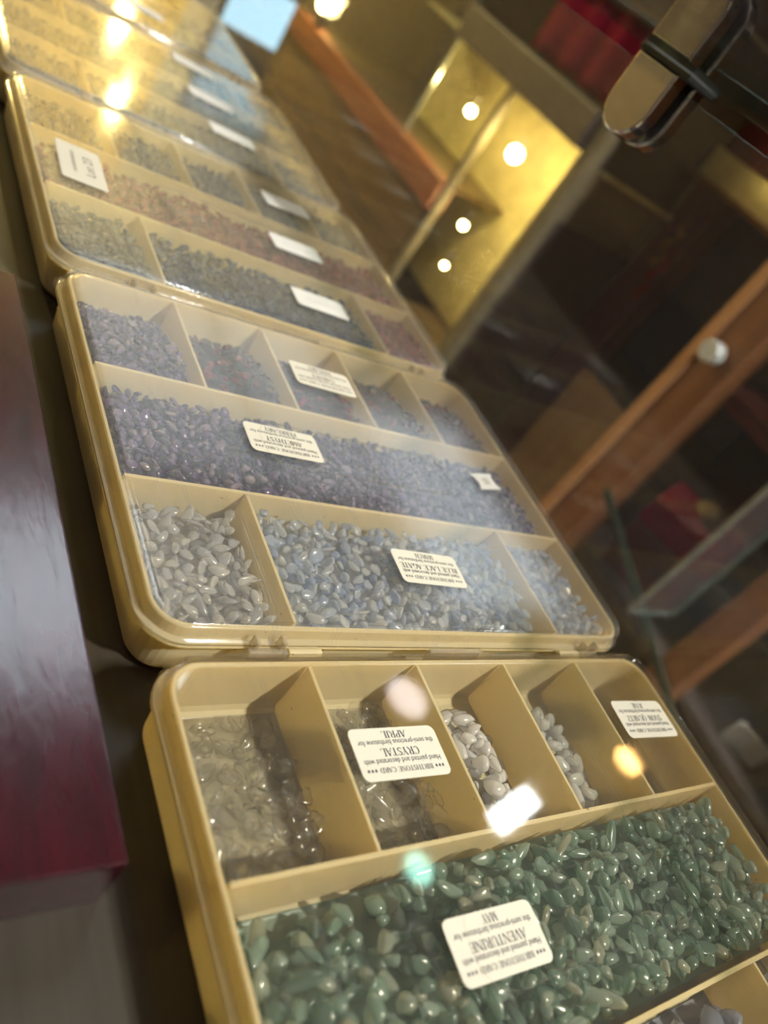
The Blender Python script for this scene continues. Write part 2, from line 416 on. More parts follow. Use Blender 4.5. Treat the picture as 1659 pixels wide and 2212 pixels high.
# ------------------------------------------------------------------ counter: shelf, pane, glass top, clamp
tag(box('display_shelf', -.62, .2205, -1.1, .86, -.022, 0, 'shelf_wood', None, .001),
    'grey brown wooden display shelf under the row of stone boxes', 'shelf')
def glass_box(name, x0, x1, y0, y1, z0, z1, big_axis, parent=None):
    bm = bmesh.new(); bm_box(bm, x0, x1, y0, y1, z0, z1, 0.0004)
    o = obj(name, bm, ['case_glass', 'glass_edge'], parent)
    for p in o.data.polygons: p.material_index = 0 if abs(p.normal[big_axis]) > 0.9 else 1
    return o
XG = 0.2225
tag(glass_box('glass_screen', XG, XG + .006, -1.1, 1.6, -.02, .1993, 0), 'upright clear glass pane along the ends of the stone boxes', 'glass pane')
tag(glass_box('glass_countertop', -.10, XG + .016, -.9, 1.6, .207, .215, 2), 'clear glass counter top plate above the upright pane', 'glass top')
t = thing('glass_clamp', 'polished chrome D-shaped clamp holding the glass top over the pane', 'clamp', (XG, .0258, .2065))
def d_plate(bm, x0, x1, w, h, n=14, b=.0012):
    def outline(s):
        r = w / 2 - s
        pts = [(-r, -s * .2), (r, -s * .2)]
        pts = []
        for i in range(n + 1):
            a = math.pi * i / n
            pts.append((r * math.cos(a), -(h - w / 2) - r * math.sin(a)))
        pts += [(-r, -s), (r, -s)]
        return pts
    loops = [(x0, b), (x0, b), (x0 + b * .35, b * .35), (x0 + b, 0), (x1, 0)]
    rings = []
    for x, s in loops[1:]:
        rings.append([bm.verts.new((x, y, z)) for y, z in outline(s)])
    k = len(rings[0])
    for A, B in zip(rings, rings[1:]):
        for i in range(k): bm.faces.new((A[i], A[(i + 1) % k], B[(i + 1) % k], B[i]))
    bm.faces.new(rings[0]); bm.faces.new(rings[-1])
bm = bmesh.new(); d_plate(bm, -.0085, -.0006, .0305, .0350); o = obj('plate', bm, 'chrome', t); o.location = (0, 0, -.0028)
bm = bmesh.new(); d_plate(bm, .0066, .0140, .0305, .0350); o = obj('plate', bm, 'chrome', t); o.location = (0, 0, -.0028)
box('gasket', -.0092, .0145, -.0225, .0160, -.0027, .0002, 'black_rubber', t, .0006)

# ------------------------------------------------------------------ dark red board on the shelf
t = tag(box('wooden_board', -.145, -.0195, -.2300, -.0070, .0002, .0198, 'board_wood', None, .0007), 'thick dark red stained wooden board lying beside the stone boxes', 'board')

# ------------------------------------------------------------------ lettering
def ring_sector(P, cx, cy, rx, ry, a0, a1, tk, tn, n=14):
    o, i = [], []
    for k in range(n + 1):
        a = math.radians(a0 + (a1 - a0) * k / n)
        o.append((cx + rx * math.cos(a), cy + ry * math.sin(a)))
        i.append((cx + (rx - tk) * math.cos(a), cy + (ry - tn) * math.sin(a)))
    for k in range(n): P.append([o[k], o[k + 1], i[k + 1], i[k]])
TK, TN = 0.155, 0.055
def rect(P, x0, x1, y0, y1): P.append([(x0, y0), (x1, y0), (x1, y1), (x0, y1)])
def serif(P, x, y, w=.17): rect(P, x - w, x + w, (y if y < .5 else y - .045), (y + .045 if y < .5 else y))
def stem(P, x, tk=TK, top=True, bot=True, y0=0, y1=1):
    rect(P, x - tk / 2, x + tk / 2, y0, y1)
    if bot: serif(P, x, y0, tk / 2 + .09)
    if top: serif(P, x, y1, tk / 2 + .09)
def dg(P, x0, y0, x1, y1, w): P.append([(x0 - w / 2, y0), (x0 + w / 2, y0), (x1 + w / 2, y1), (x1 - w / 2, y1)])
def glyph(c):
    P = []
    if c == 'A': dg(P, .06, 0, .40, 1, TN * 1.2); dg(P, .70, 0, .40, 1, TK); rect(P, .16, .62, .30, .35); serif(P, .06, 0, .12); serif(P, .70, 0, .16); return P, .80
    if c == 'B': stem(P, .16); rect(P, .16, .40, .955, 1); rect(P, .16, .42, .50, .545); rect(P, .16, .42, 0, .045); ring_sector(P, .38, .75, .24, .25, -90, 90, TK, TN); ring_sector(P, .40, .26, .28, .27, -90, 90, TK, TN); return P, .76
    if c in 'CG':
        ring_sector(P, .42, .5, .38, .51, 48, 318, TK, TN, 22); rect(P, .70, .745, .66, .98)
        if c == 'G': stem(P, .70, TK, True, False, .03, .44); return P, .90
        return P, .82
    if c == 'D': stem(P, .16); rect(P, .16, .42, .955, 1); rect(P, .16, .42, 0, .045); ring_sector(P, .40, .5, .42, .5, -90, 90, TK, TN, 18); return P, .90
    if c in 'EF':
        stem(P, .16); rect(P, .16, .66, .955, 1); rect(P, .62, .665, .74, 1); rect(P, .16, .50, .50, .545); rect(P, .48, .52, .38, .66)
        if c == 'E': rect(P, .16, .68, 0, .045); rect(P, .645, .69, 0, .28)
        return P, .74
    if c == 'H': stem(P, .16); stem(P, .70); rect(P, .16, .70, .49, .54); return P, .88
    if c == 'I': stem(P, .18); return P, .38
    if c == 'J': stem(P, .38, TK, True, False, .25, 1); ring_sector(P, .24, .24, .22, .24, -180, 0, TK, TN); return P, .58
    if c == 'K': stem(P, .16); dg(P, .22, .38, .66, 1, TN); dg(P, .74, 0, .34, .58, TK); serif(P, .66, 1, .12); serif(P, .74, 0, .14); return P, .88
    if c == 'L': stem(P, .16); rect(P, .16, .66, 0, .045); rect(P, .63, .675, 0, .34); return P, .72
    if c == 'M': stem(P, .14, TN, True, True); dg(P, .48, 0, .18, 1, TK); dg(P, .48, 0, .80, 1, TN); stem(P, .86, TK); return P, 1.04
    if c == 'N': stem(P, .14, TN); dg(P, .74, 0, .16, 1, TK); stem(P, .76, TN, True, False); return P, .90
    if c in 'OQ':
        ring_sector(P, .44, .5, .40, .51, 0, 360, TK, TN, 26)
        if c == 'Q': dg(P, .70, -.24, .42, .06, TK)
        return P, .88
    if c in 'PR':
        stem(P, .16); rect(P, .16, .40, .955, 1); rect(P, .16, .40, .46, .505); ring_sector(P, .38, .73, .28, .27, -90, 90, TK, TN)
        if c == 'R': dg(P, .76, 0, .42, .48, TK); serif(P, .78, 0, .09); return P, .86
        return P, .72
    if c == 'S': ring_sector(P, .32, .74, .26, .27, 35, 250, TK * .9, TN * 1.3); ring_sector(P, .32, .26, .28, .27, -150, 75, TK * .9, TN * 1.3); dg(P, .50, .38, .16, .66, TK); rect(P, .53, .565, .72, 1); rect(P, .06, .095, 0, .28); return P, .66
    if c == 'T': stem(P, .38, TK, False, True); rect(P, .04, .72, .955, 1); rect(P, .03, .07, .74, 1); rect(P, .69, .73, .74, 1); return P, .76
    if c == 'U': stem(P, .16, TK, True, False, .28, 1); stem(P, .72, TN, True, False, .28, 1); ring_sector(P, .415, .29, .333, .30, -180, 0, TK * .8, TN); return P, .88
    if c == 'V': dg(P, .40, 0, .10, 1, TK); dg(P, .40, 0, .72, 1, TN); serif(P, .10, 1, .15); serif(P, .72, 1, .11); return P, .80
    if c == 'W': dg(P, .34, 0, .10, 1, TK); dg(P, .34, 0, .60, 1, TN); dg(P, .82, 0, .58, 1, TK); dg(P, .82, 0, 1.10, 1, TN); serif(P, .10, 1, .14); serif(P, .60, 1, .12); serif(P, 1.10, 1, .11); return P, 1.18
    if c == 'Y': dg(P, .38, .44, .10, 1, TK); dg(P, .38, .44, .70, 1, TN); stem(P, .40, TK, False, True, 0, .46); serif(P, .10, 1, .15); serif(P, .70, 1, .11); return P, .78
    if c == 'Z': rect(P, .06, .66, .955, 1); rect(P, .04, .68, 0, .045); dg(P, .12, .02, .60, .98, TK); rect(P, .05, .09, .76, 1); rect(P, .64, .68, 0, .26); return P, .72
    if c == '*':
        for k in range(5):
            a = math.radians(90 + 72 * k)
            t_ = (.34 + .34 * math.cos(a), .46 + .46 * math.sin(a)); l_ = (.34 + .14 * math.cos(a + .63), .46 + .19 * math.sin(a + .63)); r_ = (.34 + .14 * math.cos(a - .63), .46 + .19 * math.sin(a - .63))
            P.append([(.34, .46), r_, t_, l_])
        return P, .74
    return P, .42
def serif_polys(text):
    out, x = [], 0.0
    for c in text:
        P, w = glyph(c)
        out += [[(px + x, py) for px, py in q] for q in P]; x += w
    return out, x
def font_polys(text):
    cu = bpy.data.curves.new('lettering', 'FONT'); cu.body = text; cu.size = 1.0; cu.resolution_u = 2
    tmp = bpy.data.objects.new('lettering', cu); col.objects.link(tmp)
    dg_ = bpy.context.evaluated_depsgraph_get()
    me = tmp.evaluated_get(dg_).to_mesh()
    vv = [(v.co.x, v.co.y) for v in me.vertices]; ff = [[vv[i] for i in p.vertices] for p in me.polygons]
    tmp.evaluated_get(dg_).to_mesh_clear()
    bpy.data.objects.remove(tmp); bpy.data.curves.remove(cu)
    xs = [v[0] for v in vv]
    x0 = min(xs)
    return [[(x - x0, y) for x, y in f] for f in ff], max(xs) - x0
FONT_CACHE = {}
def place_polys(bm, polys, w, width, height, cx, cy, z, rot=0.0, xh=1.0):
    sx, sy = width / w, height / xh
    ca, sa = math.cos(rot), math.sin(rot)
    for q in polys:
        vv = []
        for x, y in q:
            lx, ly = (x * sx - width / 2), y * sy - height / 2
            vv.append(bm.verts.new((cx + ca * lx - sa * ly, cy + sa * lx + ca * ly, z)))
        try: bm.faces.new(vv)
        except ValueError: pass
def scribble(rng, n):
    P = []
    for k in range(n):
        x = k * .55
        P.append([(x, 0), (x + .16, 0), (x + .2, 1), (x + .06, 1)])
        if rng.random() < .6: P.append([(x, .8), (x + .42, .78), (x + .42, .92), (x, .95)])
        if rng.random() < .5: P.append([(x, .05), (x + .4, .02), (x + .4, .16), (x, .18)])
    return P, n * .55
LBL_W, LBL_H = .0328, .0160
def rounded_slab(name, w, h, r, th, mat, parent, n=5):
    bm = bmesh.new(); loops = []
    for z in (0, th):
        L_ = []
        for cx, cy, a0 in ((w / 2 - r, h / 2 - r, 0), (-w / 2 + r, h / 2 - r, 90), (-w / 2 + r, -h / 2 + r, 180), (w / 2 - r, -h / 2 + r, 270)):
            for i in range(n + 1):
                a = math.radians(a0 + 90 * i / n); L_.append(bm.verts.new((cx + r * math.cos(a), cy + r * math.sin(a), z)))
        loops.append(L_)
    k = len(loops[0])
    bm.faces.new(loops[0]); bm.faces.new(loops[1])
    for i in range(k): bm.faces.new((loops[0][i], loops[0][(i + 1) % k], loops[1][(i + 1) % k], loops[1][i]))
    return obj(name, bm, mat, parent)
def birthstone_sticker(boxo, lx, ly, rz, big, month, note, faded=False, seed=1):
    s = rounded_slab('sticker', LBL_W, LBL_H, .0022, .00015, 'paper_white' if faded else 'paper', boxo)
    s.location = (lx, ly, H + .0000); s.rotation_euler = (0, 0, math.pi + rz)
    s['label'] = note
    bm = bmesh.new(); z = .0002
    def line(text, width, h, fy, serifed=True):
        y = LBL_H / 2 - fy * LBL_H
        if serifed: P, w = serif_polys(text); place_polys(bm, P, w, width, h, 0, y, z)
        else:
            if text not in FONT_CACHE: FONT_CACHE[text] = font_polys(text)
            P, w = FONT_CACHE[text]; place_polys(bm, P, w, width, h, 0, y, z, 0, .73)
    if not faded:
        line('*** BIRTHSTONE CARD ***', .0292, .00155, .185)
        line('Hand painted and decorated with', .0285, .00175, .34, False)
        line(big, min(.0290, .0027 * .78 * len(big) * .98), .00245, .515)
        line('the semi-precious birthstone for', .0285, .00175, .70, False)
        line(month, .0023 * .80 * len(month), .00225, .86)
    else:
        rng = random.Random(seed)
        for fy, wd, hh, n in ((.50, .019, .0022, 13), (.80, .014, .0020, 10)):
            P, w = scribble(rng, n); place_polys(bm, P, w, wd, hh, 0, LBL_H / 2 - fy * LBL_H, z)
    obj('lettering', bm, 'ink_faded' if faded else 'ink', s)
    return s

# ------------------------------------------------------------------ the stone boxes
W, L = 0.215, 0.168
RV = (.0567, .1122)
DU = (.0438, .0868, .1294, .1722)
EU = (.0438, .1714)
def build_box(key, label, loc, rz):
    t = thing('stone_box', label, 'plastic box', (loc[0], loc[1], 0), rz, 'row of compartment boxes of stones')
    bm = bmesh.new()
    loft(bm, W, L, [(-.0035, 0), (-.0008, .0007), (.0010, .003), (.0016, .010), (.0020, H - .0088), (.0047, H - .0083), (.0049, H - .0078), (.0047, H - .0068), (.0021, H - .0066),
                    (.0020, H - .0026), (.0016, H - .0021), (.0006, H - .0021), (.0003, H - .0026), (-.0001, .0048), (-.0008, .0030), (-.0028, .0022)], .009)
    obj('tray', bm, 'cream_plastic', t, False)
    zt = H - .00175
    for v in RV: box('divider', .0004, W - .0004, -v - .0007, -v + .0007, .0023, zt, 'cream_plastic', t, .0002)
    for u in DU: box('divider', u - .0006, u + .0006, -RV[0] + .0007, -.0004, .0023, zt, 'cream_plastic', t, .0002)
    for u in EU: box('divider', u - .0006, u + .0006, -L + .0004, -RV[1] - .0007, .0023, zt, 'cream_plastic', t, .0002)
    bm = bmesh.new()
    loft(bm, W, L, [(-.0012, H - .0001), (-.0004, H - .0002), (.0000, H - .0007), (.0006, H - .0003), (.0012, H + .0004), (.0020, H + .0006), (.0027, H + .0003), (.0032, H - .0006), (.0035, H - .0020),
                    (.0040, H - .0044), (.0044, H - .0048), (.0051, H - .0049), (.0053, H - .0054), (.0052, H - .0062), (.0032, H - .0062), (.0030, H - .0050), (.0024, H - .0022), (.0018, H - .0017), (-.0010, H - .0016)], .009)
    lid = obj('lid', bm, 'lid_plastic_' + key, t, False)
    for p in lid.data.polygons: p.use_smooth = len(p.vertices) == 4
    # raised oblong line moulded in the lid
    bm = bmesh.new()
    pts = [(x, y, H - .0001) for x, y in rrect(.098, .024, 0, .0100, 8)]
    tube_loop(bm, [(x + .0585, y - .0720, z) for x, y, z in pts], .00035)
    obj('moulded_ring', bm, 'lid_plastic_' + key, lid, True)
    # hinges on the near long side
    yk, zk = -L - .0070, H - .0072
    for a0, a1, b0, b1 in ((.0270, .0404, .0410, .0530), (.1850, .1965, .1716, .1844)):
        bm = bmesh.new(); bm_cyl(bm, (a0, yk, zk), (a1, yk, zk), .0016, None, 14)
        for xx in (a0 + .0015, a1 - .0028): bm_box(bm, xx, xx + .0013, yk, -L - .0036, zk - .0005, H - .0024, .0002)
        obj('hinge_knuckle', bm, 'hinge_plastic', lid, False)
        bm = bmesh.new(); bm_cyl(bm, (b0, yk, zk), (b1, yk, zk), .0017, None, 14); bm_box(bm, b0, b1, yk, -L - .0044, zk - .0012, zk + .0002, .0002)
        obj('hinge_knuckle', bm, 'cream_plastic', t, False)
    bm = bmesh.new(); bm_box(bm, .0965, .1225, .0050, .0066, H - .0085, H - .0022, .0005)
    obj('latch', bm, 'hinge_plastic', lid)
    bm = bmesh.new(); bm_box(bm, .0880, .0955, .0046, .0060, H - .0090, H - .0060, .0004)
    obj('latch_catch', bm, 'cream_plastic', t)
    return t
POSE = {'A': ((-.0008, -.1832), .0053), 'B': ((0, 0), 0), 'C': ((-.0011, .1817), .0010), 'D': ((.0003, .3615), -.0231), 'E': ((-.001, .5530), -.012)}
BOX = {}
for k, lb in (('A', 'nearest yellowed clear-lid box with green chips and an APRIL sticker'), ('B', 'yellowed clear-lid box with purple chips and FEBRUARY sticker, second nearest'),
              ('C', 'yellowed clear-lid box with dark blue chips and a Lot 23 sticker'), ('D', 'box of stones with yellow reflections, just beyond the Lot 23 box'),
              ('E', 'farthest box of stones at the end of the row')):
    BOX[k] = build_box(k, lb, *POSE[k])
def to_local(k, x, y):
    (ox, oy), a = POSE[k]
    dx, dy = x - ox, y - oy
    return dx * math.cos(-a) - dy * math.sin(-a), dx * math.sin(-a) + dy * math.cos(-a)
def sticker_at(k, x, y, deg, *args, **kw):
    lx, ly = to_local(k, x / 1000, y / 1000)
    return birthstone_sticker(BOX[k], lx, ly, math.radians(deg) - POSE[k][1], *args, **kw)
sticker_at('A', 61.8, -213.8, -.8, 'CRYSTAL', 'APRIL', 'cream printed sticker reading CRYSTAL and APRIL')
sticker_at('A', 67.9, -267.2, -1.1, 'AVENTURINE', 'MAY', 'cream printed sticker reading AVENTURINE and MAY')
sticker_at('A', 191.4, -210.0, -2.2, 'SNOW QUARTZ', 'JUNE', 'cream printed sticker reading SNOW QUARTZ and JUNE')
sticker_at('B', 68.8, -82.7, -.6, 'AMETHYST', 'FEBRUARY', 'cream printed sticker reading AMETHYST and FEBRUARY')
sticker_at('B', 108.0, -31.3, -1.2, 'GARNET', 'JANUARY', 'cream printed sticker reading GARNET and JANUARY')
sticker_at('B', 113.4, -141.3, -1.7, 'BLUE LACE AGATE', 'MARCH', 'cream printed sticker reading BLUE LACE AGATE and MARCH')
for i, (k, x, y, d) in enumerate((('C', 153.6, 152.4, 3.0), ('C', 140.4, 96.3, 1.2), ('C', 134.9, 39.8, -.6), ('D', 140.0, 232.0, -.5), ('D', 138.4, 284.7, -3.0), ('D', 139.7, 341.5, -5.0))):
    sticker_at(k, x, y, d, '', '', 'white sticker with faint unreadable print', faded=True, seed=i + 3)
sticker_at('E', 118, 425, -2, '', '', 'white sticker with faint unreadable print', faded=True, seed=11)
# small price tag with scooped sides
lx, ly = to_local('B', .1835, -.0813)
bm = bmesh.new(); top = []; bot = []
pts = []
for i in range(7): f = i / 6; pts.append((-.0085 + .017 * f, .0052))
for i in range(1, 7): f = i / 6; pts.append((.0085 - .0022 * math.sin(math.pi * f), .0052 - .0104 * f))
for i in range(1, 7): f = i / 6; pts.append((.0085 - .017 * f, -.0052))
for i in range(1, 6): f = i / 6; pts.append((-.0085 + .0022 * math.sin(math.pi * f), -.0052 + .0104 * f))
a_ = [bm.verts.new((x, y, 0)) for x, y in pts]; b_ = [bm.verts.new((x, y, .00015)) for x, y in pts]
bm.faces.new(a_); bm.faces.new(b_)
for i in range(len(pts)): bm.faces.new((a_[i], a_[(i + 1) % len(pts)], b_[(i + 1) % len(pts)], b_[i]))
s = obj('price_sticker', bm, 'paper_white', BOX['B']); s.location = (lx, ly, H); s.rotation_euler = (0, 0, math.pi + math.radians(10))
s['label'] = 'small white price sticker with scooped sides'
bm = bmesh.new(); P, w = scribble(random.Random(5), 5); place_polys(bm, P, w, .0050, .0040, 0, 0, .0002); obj('lettering', bm, 'ink_grey', s)
# lot sticker
lx, ly = to_local('C', .0184, .0955)
s = rounded_slab('lot_sticker', .0372, .0212, .0012, .00015, 'paper', BOX['C']); s.location = (lx, ly, H); s.rotation_euler = (0, 0, math.pi / 2 - math.radians(2))
s['label'] = 'white sticker printed Lot 23'
bm = bmesh.new(); P, w = font_polys('Lot 23'); place_polys(bm, P, w, .0180, .0048, 0.0, -.0035, .0002, 0, .73)
P, w = scribble(random.Random(9), 26); place_polys(bm, P, w, .0200, .0016, .0010, .0035, .0002)
obj('lettering', bm, 'ink_grey', s)

# ------------------------------------------------------------------ stones
rs = np.random.RandomState(7)
def stone_mesh(name, mat, seed, sub=2, cuts=7, squareness=0.0):
    rng = np.random.RandomState(seed)
    bm = bmesh.new(); bmesh.ops.create_icosphere(bm, subdivisions=sub, radius=1.0)
    planes = []
    for _ in range(cuts):
        n = rng.normal(size=3); n /= np.linalg.norm(n); planes.append((n, rng.uniform(.48, .85)))
    ph = rng.uniform(0, 6.28, 6); fr = rng.uniform(1.0, 2.4, (2, 3))
    bend = rng.uniform(-.28, .28, 2); tap = rng.uniform(-.35, .35)
    for v in bm.verts:
        p = np.array(v.co)
        r = 1.04 - .13 * (1 + math.sin(p @ fr[0] + ph[0])) * .5 - .10 * (1 + math.sin(p @ fr[1] * 1.6 + ph[1])) * .5
        for n, d in planes:
            q = p @ n
            if q > d: r = min(r, d / q * (1 - .15 * (1 - d)) + .04)
        p = p * r
        v.co = Vector((p[0], p[1] * (1 + tap * p[0]) + bend[0] * (p[0] ** 2 - .4), p[2] * (1 - tap * p[0] * .6) + bend[1] * (p[0] ** 2 - .4)))
    for f in bm.faces: f.smooth = squareness == 0.0
    me = bpy.data.meshes.new(name); bm.to_mesh(me); bm.free()
    me.materials.append(MATS[mat])
    return me
GRID = 0.0005
def deposit(k, u0, u1, v0, v1, target, semi, spread, seed, tilt=0.35, layers=1.7, gap=.0009, tries=7, maxn=6000):
    """drop ellipsoidal chips one by one onto a mound inside a compartment; returns chips, mound grid"""
    rng = np.random.RandomState(seed)
    nx, ny = int((u1 - u0) / GRID), int((v1 - v0) / GRID)
    gx = (np.arange(nx) + .5) * GRID; gy = (np.arange(ny) + .5) * GRID
    T = target((gx[:, None]) / (u1 - u0) + 0 * gy[None, :], (gy[None, :]) / (v1 - v0) + 0 * gx[:, None])
    Tz = .0024 + T
    floor_z = .0024
    Hm = np.maximum(floor_z, Tz - semi[2] * 2 * layers)
    mound = Hm.copy()
    idx = -np.ones((nx, ny), int)
    chips = []
    fails = 0
    amax = max(semi) * 1.45
    while len(chips) < maxn and fails < 220:
        best = None
        for _ in range(tries):
            s = np.array(semi) * np.exp(rng.normal(size=3) * spread)
            e = Euler((rng.normal() * tilt, rng.normal() * tilt, rng.uniform(0, 6.283)))
            Rm = np.array(e.to_matrix())
            s_ = s * .86
            Q = Rm @ np.diag(1 / s_ ** 2) @ Rm.T
            cov = Rm @ np.diag(s_ ** 2) @ Rm.T
            ex, ey = math.sqrt(cov[0, 0]), math.sqrt(cov[1, 1])
            w, l = u1 - u0, v1 - v0
            if 2 * ex >= w - 2 * gap or 2 * ey >= l - 2 * gap: continue
            cx = rng.uniform(ex + gap, w - ex - gap); cy = rng.uniform(ey + gap, l - ey - gap)
            i0, i1 = max(0, int((cx - ex) / GRID)), min(nx, int((cx + ex) / GRID) + 1)
            j0, j1 = max(0, int((cy - ey) / GRID)), min(ny, int((cy + ey) / GRID) + 1)
            dx = gx[i0:i1][:, None] - cx; dy = gy[j0:j1][None, :] - cy
            b = Q[0, 2] * dx + Q[1, 2] * dy; cc = Q[0, 0] * dx * dx + 2 * Q[0, 1] * dx * dy + Q[1, 1] * dy * dy - 1
            D = b * b - Q[2, 2] * cc
            m = D > 0
            if not m.any(): continue
            sq = np.sqrt(np.maximum(D, 0))
            lo = (-b - sq) / Q[2, 2]; hi = (-b + sq) / Q[2, 2]
            sub = Hm[i0:i1, j0:j1]
            cz = (sub - lo)[m].max()
            tz = Tz[min(nx - 1, int(cx / GRID)), min(ny - 1, int(cy / GRID))]
            topz = cz + math.sqrt(cov[2, 2])
            over = topz - tz
            if over > semi[2] * 1.25 or topz > H - .0024 or tz < .0032: continue
            if best is None or cz < best[0]: best = (cz, cx, cy, i0, i1, j0, j1, m, hi, s, e)
        if best is None: fails += 1; continue
        cz, cx, cy, i0, i1, j0, j1, m, hi, s, e = best
        sub = Hm[i0:i1, j0:j1]; sub[m] = np.maximum(sub[m], (cz + hi)[m])
        isub = idx[i0:i1, j0:j1]; isub[m] = len(chips)
        chips.append((u0 + cx, -(v0 + cy), cz, s, e))
    vis = np.bincount(idx[idx >= 0], minlength=len(chips)) if len(chips) else np.zeros(0, int)
    return chips, vis, (u0, v0, mound, floor_z)
ICO = {}
def ico_np(sub):
    if sub not in ICO:
        bm = bmesh.new(); bmesh.ops.create_icosphere(bm, subdivisions=sub, radius=1.0)
        bm.verts.ensure_lookup_table()
        ICO[sub] = (np.array([v.co for v in bm.verts]), [[v.index for v in f.verts] for f in bm.faces]); bm.free()
    return ICO[sub]
def stuff_mesh(name, mat, k, chips, mounds, sub=1, seed=0):
    rng = np.random.RandomState(seed + 77)
    V, F = [], []; n = 0
    iv, iff = ico_np(sub)
    for (x, y, z, s, e) in (q[:5] for q in chips):
        Rm = np.array(e.to_matrix())
        f1 = rng.normal(size=3); ph = rng.uniform(0, 6.28)
        p = iv * (1 - .16 * (1 + np.sin(iv @ f1 * 1.8 + ph))[:, None] * .5) * s
        p = p @ Rm.T + np.array([x, y, z])
        V.append(p); F += [[i + n for i in f] for f in iff]; n += len(p)
    for (u0, v0, md, fz) in mounds:
        st = 3
        sub_ = md[::st, ::st] - .0006
        if sub_.max() <= fz: continue
        a, b = sub_.shape
        xx = u0 + .0004 + (np.arange(a) * st + .0) * GRID; yy = -(v0 + .0004 + np.arange(b) * st * GRID)
        top = np.stack([np.repeat(xx[:, None], b, 1), np.repeat(yy[None, :], a, 0), np.maximum(sub_, fz + .00005)], 2).reshape(-1, 3)
        V.append(top)
        for i in range(a - 1):
            for j in range(b - 1):
                q = n + i * b + j
                F.append([q, q + b, q + b + 1, q + 1])
        n += len(top)
        # skirt and underside close the mound
        rim = [i * b for i in range(a)] + [(a - 1) * b + j for j in range(1, b)] + [i * b + b - 1 for i in range(a - 2, -1, -1)] + [j for j in range(b - 2, 0, -1)]
        low = top[rim].copy(); low[:, 2] = fz
        V.append(low); m_ = len(rim); base = n - len(top)
        for i in range(m_):
            j = (i + 1) % m_
            F.append([base + rim[i], base + rim[j], n + j, n + i])
        F.append([n + i for i in range(m_)][::-1])
        n += m_
    me = bpy.data.meshes.new(name)
    me.from_pydata(np.concatenate(V).tolist(), [], F)
    me.polygons.foreach_set('use_smooth', [True] * len(me.polygons))
    me.update()
    o = link_mesh(name, me, mat)
    (ox, oy), a = POSE[k]
    o.location = (ox, oy, 0); o.rotation_euler = (0, 0, a)
    return o
WTOC = cam.matrix_world.inverted()
def seen(k, x, y, z):
    (ox, oy), a = POSE[k]
    p = WTOC @ Vector((ox + x * math.cos(a) - y * math.sin(a), oy + x * math.sin(a) + y * math.cos(a), z))
    if p.z >= 0: return 0
    f = 1746.5; px = 829.5 + f * p.x / -p.z; py = 1106 - f * p.y / -p.z
    if px < -30 or px > 1690 or py < -30 or py > 2240: return 0
    return (1 / -p.z) ** 2
def fill(k, kind, mat, comps, semi, label, group, stuff_label, seed, limit=300, spread=.27, tilt=.40, layers=1.7, nvar=12, cuts=7, sub=2, name=None, flat=False):
    """comps: list of (u0,u1,v0,v1,target). Largest-showing chips become single objects, the rest one stuff object."""
    allc, mounds = [], []
    for i, (u0, u1, v0, v1, tg) in enumerate(comps):
        c, vis, md = deposit(k, u0 + .0012, u1 - .0012, v0 + .0012, v1 - .0012, tg, semi, spread, seed + 11 * i, tilt, layers)
        mounds.append(md)
        allc += [(v * seen(k, q[0], q[1], q[2]), q + (i,)) for v, q in zip(vis, c)]
    allc.sort(key=lambda t: -t[0])
    single = [q for s, q in allc[:limit] if s > 0]
    rest = [q for s, q in allc[:limit] if s <= 0] + [q for s, q in allc[limit:]]
    (ox, oy), a = POSE[k]
    RZ = Matrix.Rotation(a, 4, 'Z')
    if single:
        meshes = [stone_mesh(kind, mat, seed * 31 + j, sub, cuts, 1.0 if flat else 0.0) for j in range(nvar)]
        for j, (x, y, z, s, e, ci) in enumerate(single):
            o = bpy.data.objects.new(kind, meshes[j % nvar]); col.objects.link(o)
            M = Matrix.Translation((ox, oy, 0)) @ RZ @ Matrix.Translation((x, y, z)) @ e.to_matrix().to_4x4() @ Matrix.Diagonal((s[0], s[1], s[2], 1))
            o.matrix_world = M
            lb = label if isinstance(label, str) else label[ci]
            gp = group if isinstance(label, str) else group + ', ' + ('first', 'second', 'third', 'fourth')[ci] + ' compartment'
            tag(o, lb, 'stone', gp)
    has_mound = any((m[2] - .0006).max() > m[3] for m in mounds)
    if rest or has_mound:
        o = stuff_mesh(name or (kind + 's'), mat, k, rest, mounds, 1, seed)
        tag(o, stuff_label, 'stones', None, 'stuff')
    print(k, kind, len(single), len(rest))
def ramp_t(a, b, c=0.0, d=0.0):      # height a at the far wall to b at the near one; c adds to the right
    return lambda u, v: a + (b - a) * v + c * u
C1 = [(0.0004, DU[0]), (DU[0], DU[1]), (DU[1], DU[2]), (DU[2], DU[3]), (DU[3], W - .0004)]
R1, R2, R3 = (.0004, RV[0] - .0003), (RV[0] + .0003, RV[1] - .0003), (RV[1] + .0003, L - .0004)
E3 = [(.0004, EU[0]), (EU[0], EU[1]), (EU[1], W - .0004)]
